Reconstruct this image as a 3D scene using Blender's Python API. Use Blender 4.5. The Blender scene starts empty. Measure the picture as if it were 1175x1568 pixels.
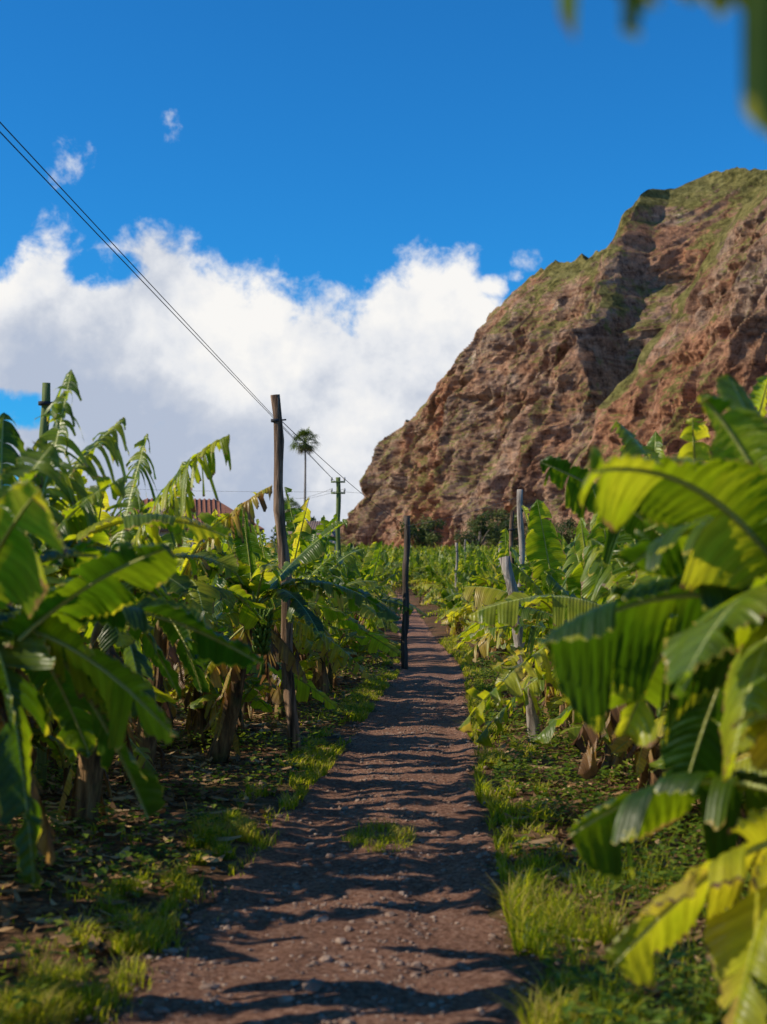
import bpy, math, random
import numpy as np
from mathutils import Vector, noise, Matrix
R=random.Random(7)
sc=bpy.context.scene
sc.view_settings.view_transform='Standard'
try: sc.view_settings.look='None'
except: pass
sc.view_settings.exposure=0
rad=math.radians
# ------------------------------------------------------------------ helpers
def lerp(a,b,t): return a+(b-a)*t
def sstep(a,b,x):
    t=max(0,min(1,(x-a)/(b-a))); return t*t*(3-2*t)
def nz(x,y,z=0.0): return noise.noise(Vector((x,y,z)))
def interp(tab,x,c):
    return float(np.interp(x,[r[0] for r in tab],[r[c] for r in tab]))

class MB:
    def __init__(s): s.V=[];s.F=[];s.M=[];s.A=[]
    def v(s,p,u=0.,w=0.,a=0.):
        s.V.append((p[0],p[1],p[2])); s.A.append((u,w,a)); return len(s.V)-1
    def f(s,idx,m=0): s.F.append(idx); s.M.append(m)
    def mesh(s,name,mats,smooth=True):
        me=bpy.data.meshes.new(name); me.from_pydata(s.V,[],s.F)
        for m in mats: me.materials.append(m)
        me.polygons.foreach_set('material_index',s.M)
        if smooth: me.polygons.foreach_set('use_smooth',[True]*len(s.F))
        A=np.array(s.A,dtype=np.float32)
        for k,nm in enumerate(('leaf_u','leaf_v','age')):
            at=me.attributes.new(nm,'FLOAT','POINT'); at.data.foreach_set('value',np.ascontiguousarray(A[:,k]))
        me.update(); return me
def obj(name,me,loc=(0,0,0),rot=(0,0,0),scale=(1,1,1),parent=None):
    o=bpy.data.objects.new(name,me); o.location=loc;o.rotation_euler=rot;o.scale=scale
    if parent: o.parent=parent
    sc.collection.objects.link(o); return o

def tube(mb,pts,radii,sides=8,mat=0,a=0.,w=-.1,jit=0.,rng=R,cap=True):
    rings=[]
    n=len(pts)
    for i,p in enumerate(pts):
        p=Vector(p)
        T=(Vector(pts[min(i+1,n-1)])-Vector(pts[max(i-1,0)])).normalized()
        ref=Vector((0,1,0)) if abs(T.z)>.7 else Vector((0,0,1))
        X=T.cross(ref).normalized(); Y=X.cross(T).normalized()
        ring=[]
        for k in range(sides):
            an=2*math.pi*k/sides
            r=radii[i]*(1+jit*(rng.random()-.5)*2)
            ring.append(mb.v(p+X*math.cos(an)*r+Y*math.sin(an)*r,i/max(1,n-1),w,a))
        rings.append(ring)
    for i in range(n-1):
        for k in range(sides):
            mb.f((rings[i][k],rings[i][(k+1)%sides],rings[i+1][(k+1)%sides],rings[i+1][k]),mat)
    if cap:
        mb.f(tuple(rings[-1]),mat); mb.f(tuple(reversed(rings[0])),mat)

# ------------------------------------------------------------------ materials
def newmat(name):
    m=bpy.data.materials.new(name); m.use_nodes=True
    nt=m.node_tree; nt.nodes.clear(); return m,nt
def N(nt,t,**k):
    n=nt.nodes.new(t)
    for a,b in k.items(): setattr(n,a,b)
    return n
def ramp(nt,stops,inp=None,interp='LINEAR'):
    r=N(nt,'ShaderNodeValToRGB'); cr=r.color_ramp; cr.interpolation=interp
    while len(cr.elements)<len(stops): cr.elements.new(.5)
    for e,(p,c) in zip(cr.elements,stops):
        e.position=p; e.color=(c[0],c[1],c[2],1) if not isinstance(c,(int,float)) else (c,c,c,1)
    if inp is not None: nt.links.new(inp,r.inputs[0])
    return r.outputs[0]
def mixc(nt,f,a,b,mode='MIX'):
    m=N(nt,'ShaderNodeMix',data_type='RGBA',blend_type=mode)
    for s,v in ((0,f),(6,a),(7,b)):
        if hasattr(v,'node'): nt.links.new(v,m.inputs[s])
        elif isinstance(v,(int,float)): m.inputs[s].default_value=v
        else: m.inputs[s].default_value=(v[0],v[1],v[2],1)
    return m.outputs[2]
def mth(nt,op,a,b=0.,c=None,clamp=False):
    m=N(nt,'ShaderNodeMath',operation=op); m.use_clamp=clamp
    for s,v in enumerate((a,b) if c is None else (a,b,c)):
        if hasattr(v,'node'): nt.links.new(v,m.inputs[s])
        else: m.inputs[s].default_value=v
    return m.outputs[0]
def noi(nt,vec,scale,detail=4,rough=.55,dist=0.):
    n=N(nt,'ShaderNodeTexNoise'); n.inputs['Scale'].default_value=scale
    n.inputs['Detail'].default_value=detail; n.inputs['Roughness'].default_value=rough
    n.inputs['Distortion'].default_value=dist
    if vec is not None: nt.links.new(vec,n.inputs['Vector'])
    return n.outputs[0]
def mapping(nt,vec,scale=(1,1,1),rot=(0,0,0)):
    m=N(nt,'ShaderNodeMapping'); m.inputs['Scale'].default_value=scale; m.inputs['Rotation'].default_value=rot
    nt.links.new(vec,m.inputs[0]); return m.outputs[0]
def bump(nt,h,s=.3,d=.02):
    b=N(nt,'ShaderNodeBump'); b.inputs['Strength'].default_value=s; b.inputs['Distance'].default_value=d
    nt.links.new(h,b.inputs['Height']); return b.outputs[0]
def pos(nt): return N(nt,'ShaderNodeNewGeometry').outputs['Position']
def attr(nt,n): return N(nt,'ShaderNodeAttribute',attribute_name=n).outputs['Fac']
def princ(nt,col,rough=.8,nrm=None,spec=.3):
    p=N(nt,'ShaderNodeBsdfPrincipled')
    if hasattr(col,'node'): nt.links.new(col,p.inputs['Base Color'])
    else: p.inputs['Base Color'].default_value=(*col,1)
    p.inputs['Roughness'].default_value=rough
    p.inputs['Specular IOR Level'].default_value=spec
    if nrm is not None: nt.links.new(nrm,p.inputs['Normal'])
    return p.outputs[0]
def out(nt,s): nt.links.new(s,N(nt,'ShaderNodeOutputMaterial').inputs[0])

def leaf_material(name,ramp_d,ramp_t,trans=.45,rough=.36,spec=.45):
    m,nt=newmat(name)
    u=attr(nt,'leaf_u');v=attr(nt,'leaf_v');a=attr(nt,'age')
    tc=N(nt,'ShaderNodeTexCoord').outputs['Object']
    n1=noi(nt,tc,3.,3); n2=noi(nt,tc,14.,4)
    oi=N(nt,'ShaderNodeObjectInfo').outputs['Random']
    ve=mth(nt,'SINE',mth(nt,'MULTIPLY_ADD',u,330.,mth(nt,'MULTIPLY',n1,3.)))
    ve2=mth(nt,'SINE',mth(nt,'MULTIPLY_ADD',u,97.,mth(nt,'MULTIPLY',n2,4.)))
    age=mth(nt,'ADD',mth(nt,'ADD',a,mth(nt,'MULTIPLY',mth(nt,'SUBTRACT',n1,.5),.6)),mth(nt,'MULTIPLY',mth(nt,'SUBTRACT',oi,.5),.24),clamp=True)
    edge=mth(nt,'MULTIPLY',mth(nt,'GREATER_THAN',mth(nt,'ADD',v,mth(nt,'MULTIPLY',n2,.35)),1.14),.45)
    age2=mth(nt,'ADD',age,edge,clamp=True)
    cd=ramp(nt,ramp_d,age2); ct=ramp(nt,ramp_t,age2)
    vv=mth(nt,'MULTIPLY_ADD',ve,.09,1.); vv=mth(nt,'MULTIPLY_ADD',ve2,.13,vv)
    gm=N(nt,'ShaderNodeCombineColor'); 
    for i in range(3): nt.links.new(vv,gm.inputs[i])
    cd=mixc(nt,1.,cd,gm.outputs[0],'MULTIPLY'); ct=mixc(nt,1.,ct,gm.outputs[0],'MULTIPLY')
    rib=mth(nt,'LESS_THAN',v,.035)
    ribm=mth(nt,'MULTIPLY',rib,mth(nt,'LESS_THAN',age,.7))
    cd=mixc(nt,ribm,cd,(.34,.36,.09))
    p=princ(nt,cd,rough,bump(nt,mth(nt,'ADD',ve,ve2),.35,.004),spec)
    t=N(nt,'ShaderNodeBsdfTranslucent'); nt.links.new(ct,t.inputs[0])
    mx=N(nt,'ShaderNodeMixShader')
    nt.links.new(mth(nt,'MULTIPLY',mth(nt,'SUBTRACT',1.,ribm),trans),mx.inputs[0])
    nt.links.new(p,mx.inputs[1]); nt.links.new(t.outputs[0],mx.inputs[2])
    out(nt,mx.outputs[0]); return m
M_leaf=leaf_material('banana_leaf',
  [(0,(.022,.058,.007)),(.28,(.11,.17,.010)),(.52,(.36,.36,.022)),(.70,(.46,.33,.07)),(.84,(.28,.15,.06)),(1,(.13,.07,.035))],
  [(0,(.11,.23,.004)),(.28,(.48,.60,.008)),(.52,(1.0,.90,.03)),(.70,(.78,.48,.09)),(.84,(.30,.15,.05)),(1,(.10,.05,.03))],.47)
M_palm=leaf_material('palm_leaf',[(0,(.07,.11,.02)),(1,(.22,.16,.06))],[(0,(.2,.28,.03)),(1,(.25,.18,.05))],.3,.5)

def stem_material():
    m,nt=newmat('banana_stem'); tc=N(nt,'ShaderNodeTexCoord').outputs['Object']
    n1=noi(nt,mapping(nt,tc,(14,14,1.6)),1.,5,.65); n2=noi(nt,tc,4.,3)
    c=ramp(nt,[(.3,(.02,.012,.008)),(.45,(.09,.048,.022)),(.58,(.24,.14,.06)),(.75,(.40,.28,.13))],n1)
    g=ramp(nt,[(.52,0),(.68,1)],n2)
    c=mixc(nt,mth(nt,'MULTIPLY',g,.55),c,(.09,.13,.03))
    out(nt,princ(nt,c,.75,bump(nt,n1,1.,.03))); return m
M_stem=stem_material()
def simple(name,stops,scale,stretch=(1,1,1),rough=.85,bs=.5,bd=.02,spec=.2,detail=6,obj_space=True):
    m,nt=newmat(name)
    tc=N(nt,'ShaderNodeTexCoord').outputs['Object'] if obj_space else pos(nt)
    n1=noi(nt,mapping(nt,tc,stretch),scale,detail,.62)
    out(nt,princ(nt,ramp(nt,stops,n1),rough,bump(nt,n1,bs,bd),spec)); return m
M_fruit=simple('green_banana',[(.3,(.05,.10,.015)),(.7,(.13,.20,.03))],9,rough=.4)
M_wood=simple('weathered_wood',[(.35,(.03,.018,.012)),(.48,(.13,.08,.05)),(.62,(.32,.21,.14))],1.,(26,26,1.5),bs=.9)
M_woodgrey=simple('grey_wood',[(.35,(.08,.065,.055)),(.48,(.27,.23,.19)),(.62,(.46,.40,.34))],1.,(26,26,1.5),bs=.9)
M_woodgreen=simple('mossy_wood',[(.3,(.05,.07,.025)),(.5,(.11,.15,.045)),(.7,(.2,.24,.09))],1.,(16,16,1.5))
M_wooddark=simple('dark_wood',[(.3,(.025,.02,.015)),(.5,(.08,.058,.042)),(.7,(.15,.115,.09))],1.,(20,20,1.5),bs=.9)
M_wire=simple('wire_cable',[(.3,(.03,.03,.035)),(.7,(.05,.05,.055))],5)
M_ceram=simple('insulator',[(.3,(.35,.33,.3)),(.7,(.5,.48,.45))],5,rough=.3)
M_stone=simple('stone',[(.3,(.12,.08,.06)),(.5,(.25,.17,.13)),(.7,(.40,.30,.235))],.9,(6,6,6),bs=.4)
M_plaster=simple('plaster',[(.3,(.42,.38,.32)),(.7,(.62,.57,.5))],2)
M_tile=simple('roof_tile',[(.3,(.17,.065,.04)),(.7,(.34,.15,.09))],3,(1,8,1))
M_tileg=simple('roof_tile_grey',[(.3,(.2,.13,.1)),(.7,(.3,.22,.18))],3,(1,8,1))
M_glass=simple('window_glass',[(.3,(.03,.04,.05)),(.7,(.06,.08,.1))],1,rough=.1,spec=.6,bs=0)
M_door=simple('door_paint',[(.3,(.1,.05,.03)),(.7,(.16,.08,.04))],2)
M_bark=simple('bark',[(.3,(.1,.08,.06)),(.7,(.25,.2,.16))],2,(3,3,8))

def blade_material(name,d,t,trans=.5,rough=.5):
    m,nt=newmat(name); a=attr(nt,'age')
    p=princ(nt,ramp(nt,d,a),rough,None,.25)
    tr=N(nt,'ShaderNodeBsdfTranslucent'); nt.links.new(ramp(nt,t,a),tr.inputs[0])
    mx=N(nt,'ShaderNodeMixShader'); mx.inputs[0].default_value=trans
    nt.links.new(p,mx.inputs[1]); nt.links.new(tr.outputs[0],mx.inputs[2]); out(nt,mx.outputs[0]); return m
M_grass=blade_material('grass_blade',[(0,(.045,.09,.006)),(.6,(.22,.26,.012)),(1,(.46,.38,.1))],[(0,(.22,.34,.006)),(.6,(.82,.84,.015)),(1,(.8,.62,.15))])
M_cover=blade_material('ground_cover_leaf',[(0,(.03,.07,.010)),(.6,(.10,.17,.015)),(1,(.20,.24,.03))],[(0,(.12,.25,.01)),(1,(.45,.55,.03))],.35)
M_litter=blade_material('dry_leaf',[(0,(.07,.04,.02)),(.5,(.25,.14,.065)),(1,(.52,.35,.18))],[(0,(.06,.03,.02)),(1,(.2,.12,.06))],.15,.8)
M_tree=blade_material('tree_leaf',[(0,(.03,.045,.012)),(.6,(.06,.09,.02)),(1,(.12,.14,.03))],[(0,(.05,.09,.01)),(1,(.18,.22,.03))],.25)

# ------------------------------------------------------------------ ground
PATH=[(0,-.62,.88),(5.8,-.26,.90),(8,-.15,.86),(14,.2,.75),(28.8,.97,.68),(45,1.05,.6),(62,.95,.56),(90,.3,.55),(140,-2,.5)]
def pc(y): return interp(PATH,y,1)
def pw(y): return interp(PATH,y,2)
def rise(y): return min(8.0,max(0,y-45)*.026)
def gh(x,y):
    h=rise(y)
    d=abs(x-pc(y))-pw(y)
    if y<120:
        k=1-sstep(-.3,.35,d)
        h+=-.05*k+ .035*nz(x*.7,y*.7,3)*(1-k*.5)+.02*nz(x*2.3,y*2.3,9)*(1 if y<40 else 0)
        if k>.3: h-=.02*math.exp(-((abs(x-pc(y))-.42)/.16)**2)
    return h
def graded(a,b,s0,g,start):
    r=[start];s=s0
    while r[-1]<b: r.append(r[-1]+s); s*=g if r[-1]>12 else 1.0
    return r
ys=[-60,-30,-15,-8,-4,-1,1,2.5]+graded(3,4000,.11,1.03,3.6)
xp=[0];s=.11
while xp[-1]<3500: xp.append(xp[-1]+s); s*= 1.0 if xp[-1]<3.2 else 1.12
xs=[-a for a in reversed(xp[1:])]+xp
V=[(x,y,gh(x,y)) for y in ys for x in xs]; nx=len(xs)
F=[(j*nx+i,j*nx+i+1,(j+1)*nx+i+1,(j+1)*nx+i) for j in range(len(ys)-1) for i in range(nx-1)]
me=bpy.data.meshes.new('ground'); me.from_pydata(V,[],F); me.polygons.foreach_set('use_smooth',[True]*len(F))
m,nt=newmat('soil'); p_=pos(nt)
n1=noi(nt,p_,1.1,6,.6);n2=noi(nt,p_,14,8,.7)
c=ramp(nt,[(.3,(.045,.024,.014)),(.5,(.14,.072,.040)),(.7,(.33,.19,.11))],n2)
g=ramp(nt,[(.5,0),(.62,1)],n1)
c=mixc(nt,mth(nt,'MULTIPLY',g,.45),c,(.05,.07,.015))
out(nt,princ(nt,c,.95,bump(nt,n2,.9,.05),.1)); me.materials.append(m)
obj('ground',me)
# path
ys=[1.0];s=.05
while ys[-1]<130: ys.append(ys[-1]+s); s=.05 if ys[-1]<12 else s*1.02
cols=40; V=[];F=[]
for y in ys:
    l=.16*nz(y*1.1,1,5)+.08*nz(y*4,2,5); r=.16*nz(y*1.1,7,5)+.08*nz(y*4,8,5)
    for i in range(cols+1):
        t=i/cols; x=lerp(pc(y)-pw(y)+l,pc(y)+pw(y)+r,t)
        e=min(t,1-t); z=gh(x,y)+lerp(-.03,.02,sstep(0,.09,e))
        if y<25: z+=.016*nz(x*7,y*7,1)+.010*nz(x*18,y*18,1)
        V.append((x,y,z))
F=[(j*(cols+1)+i,j*(cols+1)+i+1,(j+1)*(cols+1)+i+1,(j+1)*(cols+1)+i) for j in range(len(ys)-1) for i in range(cols)]
me=bpy.data.meshes.new('dirt_path'); me.from_pydata(V,[],F); me.polygons.foreach_set('use_smooth',[True]*len(F))
m,nt=newmat('gravel_dirt'); p_=pos(nt)
n1=noi(nt,p_,1.6,6,.65);n2=noi(nt,p_,30,10,.8)
c=ramp(nt,[(.36,(.11,.055,.038)),(.5,(.35,.20,.14)),(.64,(.62,.43,.33))],n2)
c=mixc(nt,1.,c,ramp(nt,[(.3,(.68,.62,.6)),(.7,(1.2,1.09,1.02))],n1),'MULTIPLY')
out(nt,princ(nt,c,.95,bump(nt,n2,1.,.06),.1)); me.materials.append(m)
obj('dirt_path',me)

# gravel
t_=(1+5**.5)/2
IV=np.array([(-1,t_,0),(1,t_,0),(-1,-t_,0),(1,-t_,0),(0,-1,t_),(0,1,t_),(0,-1,-t_),(0,1,-t_),(t_,0,-1),(t_,0,1),(-t_,0,-1),(-t_,0,1)])/1.9
IF=[(0,11,5),(0,5,1),(0,1,7),(0,7,10),(0,10,11),(1,5,9),(5,11,4),(11,10,2),(10,7,6),(7,1,8),(3,9,4),(3,4,2),(3,2,6),(3,6,8),(3,8,9),(4,9,5),(2,4,11),(6,2,10),(8,6,7),(9,8,1)]
rs=np.random.RandomState(3)
V=[];F=[]
def stone(x,y,s):
    b=len(V); sc3=np.array([1,.7+.5*rs.rand(),.45+.35*rs.rand()])*s
    P=IV*(1+.35*(rs.rand(12,1)-.5))*sc3; a=rs.rand()*6.28
    ca,sa=math.cos(a),math.sin(a); z=gh(x,y)+.018+s*.1
    for p in P: V.append((x+p[0]*ca-p[1]*sa,y+p[0]*sa+p[1]*ca,z+p[2]))
    for f in IF: F.append((f[0]+b,f[1]+b,f[2]+b))
for i in range(17000):
    y=4.2+rs.rand()**1.8*22; off=rs.randn()*.75
    if abs(off)>1.2: continue
    if nz(off*2+50,y*1.2,2)<-.05 and rs.rand()<.6: continue
    stone(pc(y)+off*pw(y),y,.004+.015*rs.rand()**3 + (.024*rs.rand() if rs.rand()<.04 else 0))
for x,y,s in ((-.30,6.2,.055),(-.2,7.0,.035),(-.75,6.3,.04),(-.9,5.9,.035),(.35,6.6,.03),(-.5,5.7,.04),(-.98,6.8,.03),(.1,8.1,.03),(-.6,10.5,.04),(-1.0,12,.05),(-.8,14.5,.06),(1.0,13,.04),(-.9,17,.06)): stone(x,y,s)
me=bpy.data.meshes.new('gravel'); me.from_pydata(V,[],F); me.materials.append(M_stone); obj('gravel',me)

# blades (grass) ---------------------------------------------------
def blades(name,pts,mat):
    V=[];F=[];A=[]
    for (x,y,h,w,age) in pts:
        a=R.random()*6.283; ca,sa=math.cos(a),math.sin(a)
        lean=h*(.25+1.1*R.random()); z=gh(x,y)
        age=min(1,max(0,age+.5*nz(x*1.7,y*1.7,77)))
        b=len(V); dx,dy=-sa,ca
        V+= [(x-ca*w,y-sa*w,z-.01),(x+ca*w,y+sa*w,z-.01),
             (x-ca*w*.8+dx*lean*.3,y-sa*w*.8+dy*lean*.3,z+h*.6),(x+ca*w*.8+dx*lean*.3,y+sa*w*.8+dy*lean*.3,z+h*.6),
             (x+dx*lean,y+dy*lean,z+h*.95)]
        A+=[age*.7,age*.7,age,age,age]
        F+= [(b,b+1,b+3,b+2),(b+2,b+3,b+4)]
    me=bpy.data.meshes.new(name); me.from_pydata(V,[],F); me.materials.append(mat)
    at=me.attributes.new('age','FLOAT','POINT'); at.data.foreach_set('value',np.array(A,dtype=np.float32))
    return obj(name,me)
pts=[]
def ga(): 
    return min(1,max(0,R.gauss(.5,.24))) if R.random()>.1 else 1.
for i in range(60000):  # right strip
    y=4.6+R.random()**1.6*38; d=R.random()
    x=pc(y)+pw(y)-.06+d*.55+.14*nz(y*.9,3)
    n=.8*nz(x*2.2,y*1.2,4)+.8*nz(x*6,y*4,8)
    if n< -.0+d*.42 -(.08 if y<9 else 0): continue
    pts.append((x,y,(.02+.08*R.random()**1.5)*(1+2.0*max(0,n))*(1.2 if y<8 else 1)*(1-.3*d),.0030+.0002*y,ga()))
for i in range(34000):  # left strip
    y=4.4+R.random()*6.2; d=R.gauss(0,.11)
    x=pc(y)-pw(y)-.2+d+.18*nz(y*1.1,33)
    n=.8*nz(x*2.4,y*1.6,14)+.8*nz(x*6,y*4,18)
    if n<.04: continue
    pts.append((x,y,(.015+.07*R.random()**1.5)*(1+2.0*max(0,n)),.0031,ga()))
for i in range(20000):
    y=11+R.random()*28; x=pc(y)-pw(y)-.45*R.random()+.1
    if nz(x*1.1,y*.45,21)+.5*nz(x*5,y*3,2)<.08: continue
    pts.append((x,y,.04+.07*R.random(),.006,ga()))
for i in range(9000): # tall grass by the right foreground
    y=4.4+R.random()*4.2; x=pc(y)+pw(y)+.15+R.random()**1.3*1.6
    if nz(x*1.4,y*1.4,31)+.5*nz(x*5,y*5,2)<0: continue
    pts.append((x,y,.06+.24*R.random()**1.6,.0028,ga()*.8))
for i in range(1500):
    a=R.random()*6.283;r=R.random()**.6
    x=-.03+r*.24*math.cos(a); y=9.75+r*.5*math.sin(a)
    if nz(x*9,y*7,3)<-.15: continue
    pts.append((x,y,.02+.08*R.random(),.0035,ga()))
for i in range(22000):
    y=5+R.random()**1.3*26; x=R.uniform(-7,7)
    if abs(x-pc(y))<pw(y)+.1 or nz(x*.9,y*.9,41)+.5*nz(x*4,y*4,2)<.16: continue
    pts.append((x,y,.03+.08*R.random(),.004+.0002*y,ga()*.7))
blades('grass',pts,M_grass)
V=[];F=[];A=[]
for i in range(78000):
    y=4.8+R.random()**1.4*26
    if R.random()<.6: x=pc(y)+pw(y)+.05+R.random()*3.2
    else: x=pc(y)-pw(y)-.1-R.random()*4.5
    n=nz(x*.8,y*.8,61)+.4*nz(x*3,y*3,5)
    if n<(-.1 if x>0 else .04): continue
    z=gh(x,y)+.02+R.random()*(.20 if n>.15 else .08); s=.010+.026*R.random()
    a=R.random()*6.283; tilt=R.uniform(-.5,.5); ca,sa=math.cos(a)*s,math.sin(a)*s; b=len(V)
    V+=[(x-ca,y-sa,z-tilt*s),(x+sa*.8,y-ca*.8,z+.3*s),(x+ca,y+sa,z+tilt*s),(x-sa*.8,y+ca*.8,z+.3*s)]
    F.append((b,b+1,b+2,b+3)); A+=[R.random()]*4
me=bpy.data.meshes.new('ground_cover'); me.from_pydata(V,[],F); me.materials.append(M_cover)
at=me.attributes.new('age','FLOAT','POINT'); at.data.foreach_set('value',np.array(A,dtype=np.float32)); obj('ground_cover_plants',me)
# litter
V=[];F=[];A=[]
for i in range(24000):
    y=4.6+R.random()**1.4*26; sd=R.choice((-1,1)); x=pc(y)+sd*(pw(y)+.05+R.random()**.8*4.5)
    L=.02+.16*R.random()**2.5; w=L*(.08+.2*R.random()); a=R.random()*6.283; ca,sa=math.cos(a),math.sin(a)
    z=gh(x,y)+.012+.03*R.random(); b=len(V); cz=L*.3*R.random(); g=R.random()
    for k,(t,ww) in enumerate(((-1,.3),(-.3,1),(.4,.9),(1,.1))):
        zz=z+cz*t*t+R.random()*.01
        V+=[(x+ca*L*t-sa*w*ww,y+sa*L*t+ca*w*ww,zz),(x+ca*L*t+sa*w*ww,y+sa*L*t-ca*w*ww,zz+.02*R.random())]; A+=[g,g]
    for k in range(3): F.append((b+2*k,b+2*k+1,b+2*k+3,b+2*k+2))
me=bpy.data.meshes.new('leaf_litter'); me.from_pydata(V,[],F); me.materials.append(M_litter)
at=me.attributes.new('age','FLOAT','POINT'); at.data.foreach_set('value',np.array(A,dtype=np.float32)); obj('leaf_litter',me)

# ------------------------------------------------------------------ banana
def leaf(mb,p0,p1,arch,W,rng,roll=0.,fold=.2,tear=.5,age=.1,n=26,m=3,pet=.13,droop=.35,bias=.42,rib=.016):
    p0=Vector(p0);p1=Vector(p1)
    C=p0+(p1-p0)*bias+Vector((0,0,arch*2))
    h=Vector((p1.x-p0.x,p1.y-p0.y,0))
    if h.length<.05: h=Vector((math.cos(rng.random()*6),math.sin(rng.random()*6),0))
    h.normalize(); S0=h.cross(Vector((0,0,1)))
    wob=rng.uniform(-.05,.05); ph=rng.random()*6
    P=[];fr=[]
    for i in range(n+1):
        t=i/n
        p=p0*(1-t)**2+C*2*t*(1-t)+p1*t*t + S0*wob*math.sin(t*3.1)
        T=((C-p0)*(1-t)+(p1-C)*t).normalized()
        Nn=S0.cross(T).normalized()
        r=roll*(.3+.7*t)+.12*math.sin(t*4+ph)
        S=S0*math.cos(r)+Nn*math.sin(r); N2=Nn*math.cos(r)-S0*math.sin(r)
        P.append(p); fr.append((T,S,N2))
    Lg=sum((P[i+1]-P[i]).length for i in range(n)); ds=Lg/n
    def wd(t):
        b=(t-pet)/(1-pet)
        if b<=0: return 0
        return W*max(0,math.sin(math.pi*min(1,b)**.8))**.42
    i0=max(1,int(pet*n))
    G=Vector((0,0,-1))
    for sg in (-1,1):
        i=i0
        while i<n:
            mx=max(1,int(lerp(n*.6,n*.05,min(1,tear**.6))))
            ln=rng.randint(1,max(1,mx)) if tear>.02 else n
            j=min(n,i+ln)
            if n-j<2: j=n
            d=rng.gauss(0,.10+.55*tear); dr=droop*(1+tear*rng.uniform(-.3,1.6)); lf=rng.uniform(.78,1.04)
            if tear>.35 and rng.random()<.15: lf*=.65
            cen=(i+j)/2; gap=rng.uniform(.05,.36)*min(1,tear+.25); ag=age+rng.gauss(0,.07)
            sk=rng.uniform(.12,.35); wv=rng.uniform(.1,.3)
            rows=[]
            for k in range(i,j+1):
                T,S,N2=fr[k]; w=wd(k/n)*lf*rng.uniform(.96,1.02)
                if k in(i,j) and tear>.1 and k!=n: w*=.94
                row=[]
                for q in range(m+1):
                    s=q/m; th=fold+d*s
                    p=P[k]+S*(sg*w*s*math.cos(th))+N2*(w*s*math.sin(th))+G*(dr*w*s*s)
                    p=p+T*(w*s*sk-(k-cen)*ds*gap*s*s)
                    p=p+N2*((.012*math.sin(k*2.1+q)+.03*math.sin(k*wv*64/n+ph+sg)*s)*s*(W/.25))
                    row.append(mb.v(p,k/n,s,ag+.15*max(0,s-.6)*tear))
                rows.append(row)
            for a in range(len(rows)-1):
                for q in range(m):
                    mb.f((rows[a][q],rows[a+1][q],rows[a+1][q+1],rows[a][q+1]) if sg>0 else (rows[a][q],rows[a][q+1],rows[a+1][q+1],rows[a+1][q]),0)
            i=j
    st=max(1,n//12); idx=list(range(0,n+1,st))
    tube(mb,[P[k]-fr[k][2]*rib*.5 for k in idx],[rib*(1-.8*k/n) for k in idx],5,0,age,-.1,cap=False)

def stem(mb,base,top,r0,rng):
    base=Vector(base);top=Vector(top);pts=[];rr=[]
    n=9
    for i in range(n+1):
        t=i/n; p=base.lerp(top,t)+Vector((.02*math.sin(t*5+base.x*9),.02*math.cos(t*4+base.y*7),0))*(1 if 0<i<n else 0)
        pts.append(p); rr.append(r0*lerp(1.15,.55,t**.8)*(1+.08*math.sin(t*17)))
    tube(mb,pts,rr,11,1,.5,jit=.12,rng=rng)
    for k in range(13):
        a=rng.random()*6.283; t=rng.uniform(.2,.98); p=base.lerp(top,t); r=r0*lerp(1.15,.6,t)
        o=Vector((math.cos(a),math.sin(a),0)); q=p+o*r
        e=q+o*rng.uniform(.02,.18)+Vector((0,0,-rng.uniform(.15,.55)))
        leaf(mb,q,e,.03,rng.uniform(.02,.07),rng,fold=-.6,tear=.1,age=rng.uniform(.7,1),n=6,m=1,pet=0,rib=.004)
def dead(mb,top,rng,k=3,L=.9):
    for i in range(k):
        a=rng.random()*6.283;o=Vector((math.cos(a),math.sin(a),0)); p=Vector(top)+Vector((0,0,-.1))
        leaf(mb,p,p+o*rng.uniform(.2,.6)+Vector((0,0,-L*rng.uniform(.5,1.1))),rng.uniform(.05,.22),rng.uniform(.06,.16),rng,fold=-.9,tear=.7,age=rng.uniform(.60,.96),n=16,m=2,pet=.2,droop=.8,bias=.7,rib=.012)
def bunch(mb,top,a,rng):
    o=Vector((math.cos(a),math.sin(a),0)); top=Vector(top)
    P=[top+o*.32*min(t,.4)/.4+Vector((0,0,.10*math.sin(t*3)-.75*max(0,t-.15)**1.2)) for t in [i/10 for i in range(11)]]
    tube(mb,P,[.024]*8+[.016,.012,.025],7,2,.3,rng=rng)
    for hnd in range(7):
        c=P[4].lerp(P[8],hnd/6.)
        for k in range(11):
            an=k/11*6.283+hnd*.4+rng.uniform(-.15,.15); d=Vector((math.cos(an),math.sin(an),0)); l=.105*(1-.04*hnd)*rng.uniform(.8,1.15)
            q=[c+d*(.02+l*.75*math.sin(s*1.35))+Vector((0,0,-.03+l*.95*(1-math.cos(s*1.5)) )) for s in (0,.3,.6,.85,1.)]
            tube(mb,q,[.007,.014,.015,.012,.003],6,2,.3,rng=rng)
MATS=[M_leaf,M_stem,M_fruit]
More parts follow.
